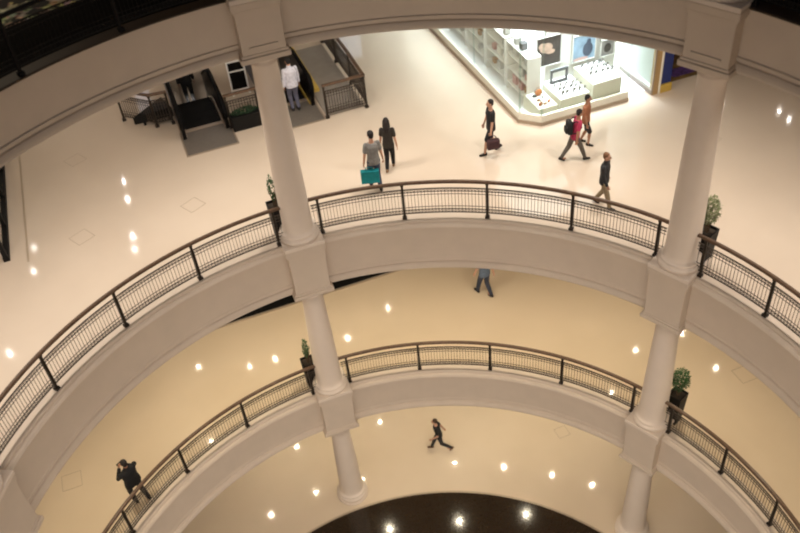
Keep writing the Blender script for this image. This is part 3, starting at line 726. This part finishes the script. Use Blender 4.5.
    for s in (-1, 1): blob(bm, hd((s * .031, .083, .004)), (.012, .008, .008), 8, 6, Rh)
    obj('eyes', bm, M['eye'], o, True)
    # ---- hair
    bm = bmesh.new()
    if hairstyle == 'cap':
        blob(bm, hd((0, -.012, .05)), (.086, .105, .088), mtx=Rh); capsule(bm, hd((-.03, .085, .055)), hd((.03, .085, .055)), .02, .02); blob(bm, hd((0, .12, .05)), (.06, .06, .012), mtx=Rh)
        remesh('cap', bm, .010, hair, o, 2)
    else:
        blob(bm, hd((0, -.022, .045)), (.084, .098, .090), mtx=Rh); blob(bm, hd((0, -.055, .0)), (.074, .062, .085), mtx=Rh)
        if hairstyle == 'long':
            capsule(bm, hd((0, -.075, .02)), hd((0, -.11, -.20)), .07, .075); capsule(bm, hd((-.03, -.11, -.2)), hd((-.02, -.10, -.36)), .07, .035); capsule(bm, hd((.04, -.11, -.2)), hd((.03, -.10, -.34)), .06, .03)
            for s in (-1, 1): capsule(bm, hd((s * .07, -.02, .03)), hd((s * .085, -.04, -.16)), .03, .03)
        if hairstyle == 'bun': blob(bm, hd((0, -.115, .06)), (.045, .045, .045))
        remesh('hair', bm, .012, hair, o, 2)
    # ---- top
    g = .016
    bm = bmesh.new()
    ell_tube(bm, [(pel + Vector((0, 0, -.10)), .178 * w + g, .115 + g), (pel + Vector((0, 0, .0)), .175 * w + g, .115 + g), (tor(.35), .15 * w + g, .105 + g), (tor(.6), .158 * w + g, .112 + g), (tor(.85), .172 * w + g, .112 + g), (tor(.98), .15 * w + g, .085 + g), (tor(1.05), .075 + g, .065 + g)])
    for s, shd in (('R', shR), ('L', shL)):
        if sleeve == 'long':
            capsule(bm, shd + Vector((0, 0, -.003)), J['e' + s], .057 + g * .7, .046 + g); capsule(bm, J['e' + s], J['e' + s].lerp(J['w' + s], .93), .046 + g, .032 + g)
        else:
            capsule(bm, shd + Vector((0, 0, -.003)), shd.lerp(J['e' + s], .62 if sleeve == 'short' else .2), .057 + g * .7, .054 + g * .7)
    if sleeve == 'long': capsule(bm, tor(1.0), tor(1.0).lerp(head, .38), .075, .068)
    remesh('shirt' if sleeve == 'short' else 'jacket', bm, .013, top, o, 2)
    # ---- bottom
    bm = bmesh.new()
    ell_tube(bm, [(pel + Vector((0, 0, -.14)), .13 * w, .09), (pel + Vector((0, 0, -.06)), .172 * w + .006, .115), (pel + Vector((0, 0, .04)), .168 * w + .006, .114), (pel + Vector((0, 0, .10)), .15 * w, .105)])
    for s, hip in (('R', hipR), ('L', hipL)):
        if legs == 'long':
            capsule(bm, hip, J['k' + s], .098, .076); capsule(bm, J['k' + s], J['k' + s].lerp(J['a' + s], .93), .076, .056)
        else:
            capsule(bm, hip, hip.lerp(J['k' + s], .92), .098, .082)
    remesh('trousers' if legs == 'long' else 'shorts', bm, .013, bottom, o, 2)
    # ---- shoes
    for s, hl in (('R', heel[0]), ('L', heel[1])):
        a = J['a' + s]; c, sn = math.cos(hl), math.sin(hl)
        def ft(y, z): return a + Vector((0, y * c - z * sn * -1, y * -sn + z * c))
        bm = bmesh.new(); capsule(bm, ft(-.035, -.045), ft(.14, -.052), .042, .036); capsule(bm, ft(-.03, -.02), ft(.05, -.035), .044, .04)
        remesh('shoe', bm, .012, shoes, o, 1)
    o['_w'] = [list(J['wR']), list(J['wL'])]
    return o, J
def world(o, p): return Matrix.LocRotScale(o.location, o.rotation_euler, o.scale) @ Vector(p)
BK = cloth('black cloth', (.006, .006, .007)); HB = cloth('black hair', (.012, .009, .008)); HBR = cloth('brown hair', (.05, .028, .015))
SHB = cloth('dark shoe', (.02, .016, .014))
zF, zFC, zFD = ZB - DROP, ZC - DROP, ZD - .1
HY = lambda dx, dy: math.atan2(-dx, dy)          # heading so that local +y points along (dx, dy)
# couple walking: man with teal bag, woman with long hair
pm, Jm = person((-.33, 9.66, zF), HY(-.25, 1), 'person in grey t-shirt and jeans carrying a teal bag, near the middle railing', [(.09, -.10, 0), (-.09, .16, 0)], [(.27, .05, .83), (-.27, .02, .80)],
       cloth('grey cotton', (.20, .195, .185)), cloth('blue denim', (.05, .065, .11)), SHB, HB, 'skin', scale=.98, curl=.9, w=.88)
pw, Jw = person((.08, 10.45, zF), HY(.15, 1), 'person with long dark hair in black top and black trousers, beside the teal bag carrier', [(.07, .20, 0), (-.08, -.18, .04)], [(.26, -.05, .84), (-.25, .12, .84)],
       cloth('dark olive knit', (.030, .024, .018)), BK, cloth('tan shoe', (.25, .15, .08)), cloth('long dark hair', (.015, .010, .008)), 'skin', hairstyle='long', w=.9, scale=.88, heel=(0, .4))
def bag(name, loc, rz, w, d, h, m, label, cat, handle=.12, ev=.02):
    o = empty(name, loc, rz, label, cat)
    bm = bmesh.new(); vs = box(bm, (0, 0, h / 2), (w, d, h), bev=ev)
    obj('bag_body', bm, m, o)
    for s in (-1, 1):
        bm = bmesh.new(); tube(bm, [(-w * .22, s * d * .35, h - .01), (-w * .2, s * d * .2, h + handle * .7), (0, 0, h + handle), (w * .2, s * d * .2, h + handle * .7), (w * .22, s * d * .35, h - .01)], .007, 6); obj('handle', bm, m, o, True)
    return o
h = world(pm, Jm['wL'] + Vector((0, .0, -.10)))
bag('shopping_bag', h + Vector((.12, -.06, -.44)), HY(-.25, 1) - .25, .46, .13, .36, cloth('teal paper', (.0, .22, .25)), 'teal shopping bag carried by the person in grey t-shirt', 'bag', .10, .008)
# person in black t-shirt and shorts walking left with handbag
pb, Jb = person((2.76, 10.72, zF), HY(-1, -.15), 'person in black t-shirt with bare legs carrying a dark handbag, below the glass corner', [(.09, -.28, .05), (-.09, .22, 0)], [(.25, .14, .84), (-.26, .08, .82)],
       BK, cloth('black shorts', (.012, .012, .015)), SHB, HB, 'skin', legs='short', heel=(.5, 0), scale=.90, curl=.9)
h = world(pb, Jb['wL'] + Vector((0, 0, -.10)))
bag('handbag', h + Vector((.05, -.03, -.40)), HY(-1, -.15) + 1.6, .34, .15, .28, cloth('dark plum leather', (.05, .018, .022)), 'dark plum handbag hanging from the hand of the person in black t-shirt', 'bag', .12, .04)
# pink shirt and backpack
pp, Jp = person((4.77, 9.95, zF), HY(1, .12), 'person in crimson shirt and grey trousers wearing a black backpack', [(.09, .34, 0), (-.09, -.36, .05)], [(.26, -.04, .86), (-.26, .14, .86)],
       cloth('crimson cloth', (.38, .025, .075)), cloth('grey brown trousers', (.10, .085, .07)), SHB, HB, 'skin2', heel=(0, .5), lean=(0, .07), scale=.85)
c = world(pp, (0, -.19, 1.02)); o = empty('backpack', c, HY(1, .12), 'black backpack on the back of the person in crimson shirt', 'backpack'); o.scale = (.85,) * 3
bm = bmesh.new(); box(bm, (0, 0, .22), (.30, .17, .44), bev=.06); pk = obj('pack', bm, BK, o, True)
bm = bmesh.new(); box(bm, (0, -.10, .15), (.22, .07, .22), bev=.03); obj('front_pocket', bm, BK, pk, True)
for s in (-1, 1):
    bm = bmesh.new(); tube(bm, [(s * .11, .06, .40), (s * .125, .15, .45), (s * .13, .30, .36), (s * .14, .33, .22), (s * .15, .2, .06), (s * .13, .08, .04)], .018, 6); obj('strap', bm, BK, o, True)
person((5.22, 10.66, zF), HY(.9, -.45), 'person in rust orange top and dark shorts, just behind the backpack wearer', [(.09, .14, 0), (-.09, -.14, 0)], [(.26, .1, .84), (-.26, -.02, .84)],
       cloth('rust cotton', (.30, .115, .055)), cloth('dark shorts', (.02, .018, .02)), SHB, HB, 'skin2', legs='short', scale=.82)
person((5.02, 8.0, zF), HY(.85, -.55), 'person in black jacket and khaki trousers walking by the middle railing near the right column', [(.09, .24, 0), (-.09, -.24, .03)], [(.24, .16, .90), (-.26, .02, .84)],
       cloth('charcoal jacket', (.025, .025, .027)), cloth('khaki', (.26, .20, .12)), SHB, cloth('auburn hair', (.16, .075, .035)), 'skin', sleeve='long', heel=(0, .4), scale=.86)
# escalator riders
p_ = G(1.66, 14.0, zF + .03)
person(p_, TH + .1, 'person in white shirt and grey blue trousers on the escalator behind the tall column', [(.09, .0, 0), (-.09, .05, 0)], [(.25, .1, .88), (-.25, .05, .84)],
       cloth('white cotton', (.62, .62, .70)), cloth('grey blue trousers', (.12, .12, .17)), SHB, HB, 'skin', sleeve='long', scale=.95)
p_ = G(-1.0, 17.45, zF - .91)
person(p_, TH, 'person in dark clothes riding down the left escalator', [(.09, .0, 0), (-.09, .06, 0)], [(.25, .1, .88), (-.25, .05, .84)],
       BK, BK, SHB, HB, 'skin2', sleeve='long', scale=1.0)
# lower gallery
person((2.55, 11.0, zFC), HY(-.5, .9), 'person in blue checked shirt and dark jeans, head hidden by the middle gallery edge', [(.09, -.2, .03), (-.09, .24, 0)], [(.26, -.1, .86), (-.25, .16, .88)],
       cloth('blue checked cotton', (.09, .12, .17)), cloth('dark denim', (.025, .032, .055)), SHB, HB, 'skin', heel=(.3, 0), scale=1.02)
pc = pol(8.66, -55.7, zFC)
person(pc, HY(-.75, .65), 'person in black leaning at the lower gallery railing holding a phone up with both hands', [(.16, -.12, 0), (-.10, .10, 0)], [(.08, .24, 1.36), (-.08, .24, 1.36)],
       BK, BK, SHB, HB, 'skin2', sleeve='long', w=1.25, elbow=(0, -.1, -.55), scale=.97, curl=.9)
a = HY(-.75, .65)
o = empty('phone', pc + Matrix.Rotation(a, 3, 'Z') @ Vector((0, .30, 1.35)), a, 'black phone held up by the person at the lower railing', 'phone')
bm = bmesh.new(); box(bm, (0, 0, .04), (.15, .01, .08), bev=.004); cs = obj('case', bm, M['black'], o)
bm = bmesh.new(); box(bm, (0, -.006, .04), (.135, .002, .068)); obj('screen', bm, M['smoked'], cs)
# ground floor
person((.70, 9.2, zFD), HY(-1, .1), 'person in black hurrying across the ground floor', [(.09, .30, 0), (-.09, -.42, .14)], [(.26, -.18, .92), (-.26, .24, .98)],
       BK, cloth('black trousers', (.014, .013, .016)), cloth('brown shoe', (.12, .06, .03)), HBR, 'skin', heel=(0, .9), lean=(0, .08), scale=.9)

# ------------------------------------------------------------------ lights
def lamp(p, power, col, size=.16, spread=150):
    l = bpy.data.lights.new('downlight', 'AREA'); l.shape = 'DISK'; l.size = size; l.energy = power; l.color = col; l.spread = rad(spread)
    o = bpy.data.objects.new('downlight', l); COL.objects.link(o); o.location = p
WB, WC, WD = (1., .915, .82), (1., .87, .64), (1., .87, .62)
LB = [(-13.42, 20.06), (-10.58, 21.5), (-9.81, 18.73), (-9.47, 17.56), (-8.95, 15.41), (-8.76, 14.64), (-12.35, 15.36), (-12.32, 14.93), (-12.04, 14.07), (-11.86, 10.35), (12.84, 19.45), (14.66, 18.57), (14.79, 17.99)]
LC = [(-7.5, 13.12), (-5.65, 12.85), (-4.74, 13.1), (-2.13, 13.74), (-.56, 15.05), (7.81, 11.64), (10.18, 10.46), (9.62, 12.18), (-6.76, 9.72), (6.53, 9.9)]
LD = [(-5.65, 9.88), (-3.99, 10.65), (-4.74, 12.81), (1.3, 11.25), (3.1, 10.83), (4.79, 10.25), (6.14, 9.64), (-1.42, 13.58), (1.15, 8.75), (7.93, 9.11), (3.56, 8.75), (-1.34, 8.75), (-2.21, 10.95)]
for x, y in LB: lamp((x, y, CEIL - .02), 7, WB, .04)
for x, y in LC: lamp((x, y, ZB - TB - .02), 9, WC, .065)
for x, y in LD: lamp((x, y, ZC - TC - .02), 16, WD, .07)
for k in range(24):  # further downlights added out of sight to even out the light
    a = k * 15 + 4
    front = -90 < ((a + 180) % 360 - 180) < 100
    lamp(pol(10.0, a, CEIL - .02), 70, WB)
    lamp(pol(9.3, a, ZB - TB - .02), 38 * (.50 + .66 * math.cos(rad(a + 4))) if front else 40, WC)
    if not front: lamp(pol(9.6, a, ZC - TC - .02), 40, WD)
for a in (-8, 4, 16, 28): lamp(pol(12.6, a, CEIL - .02), 20, (1., .93, .82), .06)  # extra unseen lamps added to brighten the middle gallery
# unseen fill lights added under the near gallery edges to brighten the far side
def wash(a, z, power, col, tilt, size=1.4):
    l = bpy.data.lights.new('fill_light', 'AREA'); l.shape = 'RECTANGLE'; l.size = size; l.size_y = .35; l.energy = power; l.color = col; l.spread = rad(125)
    o = bpy.data.objects.new('fill_light', l); COL.objects.link(o); p = pol(7.9, a, z); o.location = p
    d = Vector((-p.x, -p.y, 0)).normalized() + Vector((0, 0, -tilt)); o.rotation_euler = d.to_track_quat('-Z', 'Y').to_euler()
WW = (1., .88, .77)
for a in (122, 150, 180, 210, 238):
    wf = 1.6 if a == 180 else (1.05 if a in (150, 210) else .8)
    wash(a, ZA - TA - .25, 76 * wf, WW, .8)
    wash(a, ZB - TB - .25, 54 * wf, WW, .35)
    wash(a, ZC - TC - .25, 15, WW, .25)
# shop ceiling lights
for u, v, su, sv, z, e, spr in ((8.3, 10.85, 1.2, .6, 3.3, 42, 55), (9.6, 10.85, 1.2, .6, 3.3, 42, 55), (9.1, 15.0, 3.4, 6.5, 4.85, 560, 112), (10.6, 12.2, 1.0, 2.0, 4.8, 120, 60)):
    l = bpy.data.lights.new('shop_light', 'AREA'); l.shape = 'RECTANGLE'; l.size = su; l.size_y = sv; l.energy = e; l.color = (.82, .92, 1.); l.spread = rad(spr)
    o = bpy.data.objects.new('shop_light', l); COL.objects.link(o); o.location = G(u, v, z); o.rotation_euler.z = TH
for u in (-1., 1.56): lamp(G(u, 17.2, ZB - TB + .9), 10, WB, .2, 170)  # lamps added inside the escalator wells to lighten their walls
# dim unseen lamp added so the mottled floor of the top gallery shows
lamp(pol(13, -42, 10.3), 80, (1., .82, .6), .3)
# skylight above the atrium: dim even sky
w = bpy.data.worlds.new('world'); S.world = w; w.use_nodes = True
w.node_tree.nodes['Background'].inputs['Color'].default_value = (.95, .92, 1.0, 1); w.node_tree.nodes['Background'].inputs['Strength'].default_value = .10

# ------------------------------------------------------------------ camera
YAW, PIT, ROL, F = .0021747777, .7272015752, -.1089474885, 864.5925597
cy, sy = math.cos(YAW), math.sin(YAW); cp, sp = math.cos(PIT), math.sin(PIT); cr, sr = math.cos(ROL), math.sin(ROL)
fw0 = Vector((sy, cy, 0)); rt = Vector((cy, -sy, 0)); Z = Vector((0, 0, 1))
fw = fw0 * cp - Z * sp; up = fw0 * sp + Z * cp
r2 = rt * cr + up * sr; u2 = up * cr - rt * sr
cam = bpy.data.cameras.new('camera'); co = bpy.data.objects.new('camera', cam); COL.objects.link(co)
m3 = Matrix((r2, u2, -fw)).transposed()
co.matrix_world = Matrix.Translation((0, -8.136928, 13.011824)) @ m3.to_4x4()
cam.sensor_width = 36; cam.lens = F * 36 / 800; cam.clip_end = 200
cam.dof.use_dof = True; cam.dof.focus_distance = 20.5; cam.dof.aperture_fstop = .42
S.camera = co
S.view_settings.view_transform = 'Standard'; S.view_settings.look = 'None'; S.view_settings.gamma = 1; S.view_settings.exposure = 0.
S.view_settings.use_curve_mapping = False
S.cycles.use_denoising = True
S.cycles.filter_width = 2.0
S.cycles.max_bounces = 8; S.cycles.diffuse_bounces = 5; S.cycles.sample_clamp_indirect = 4
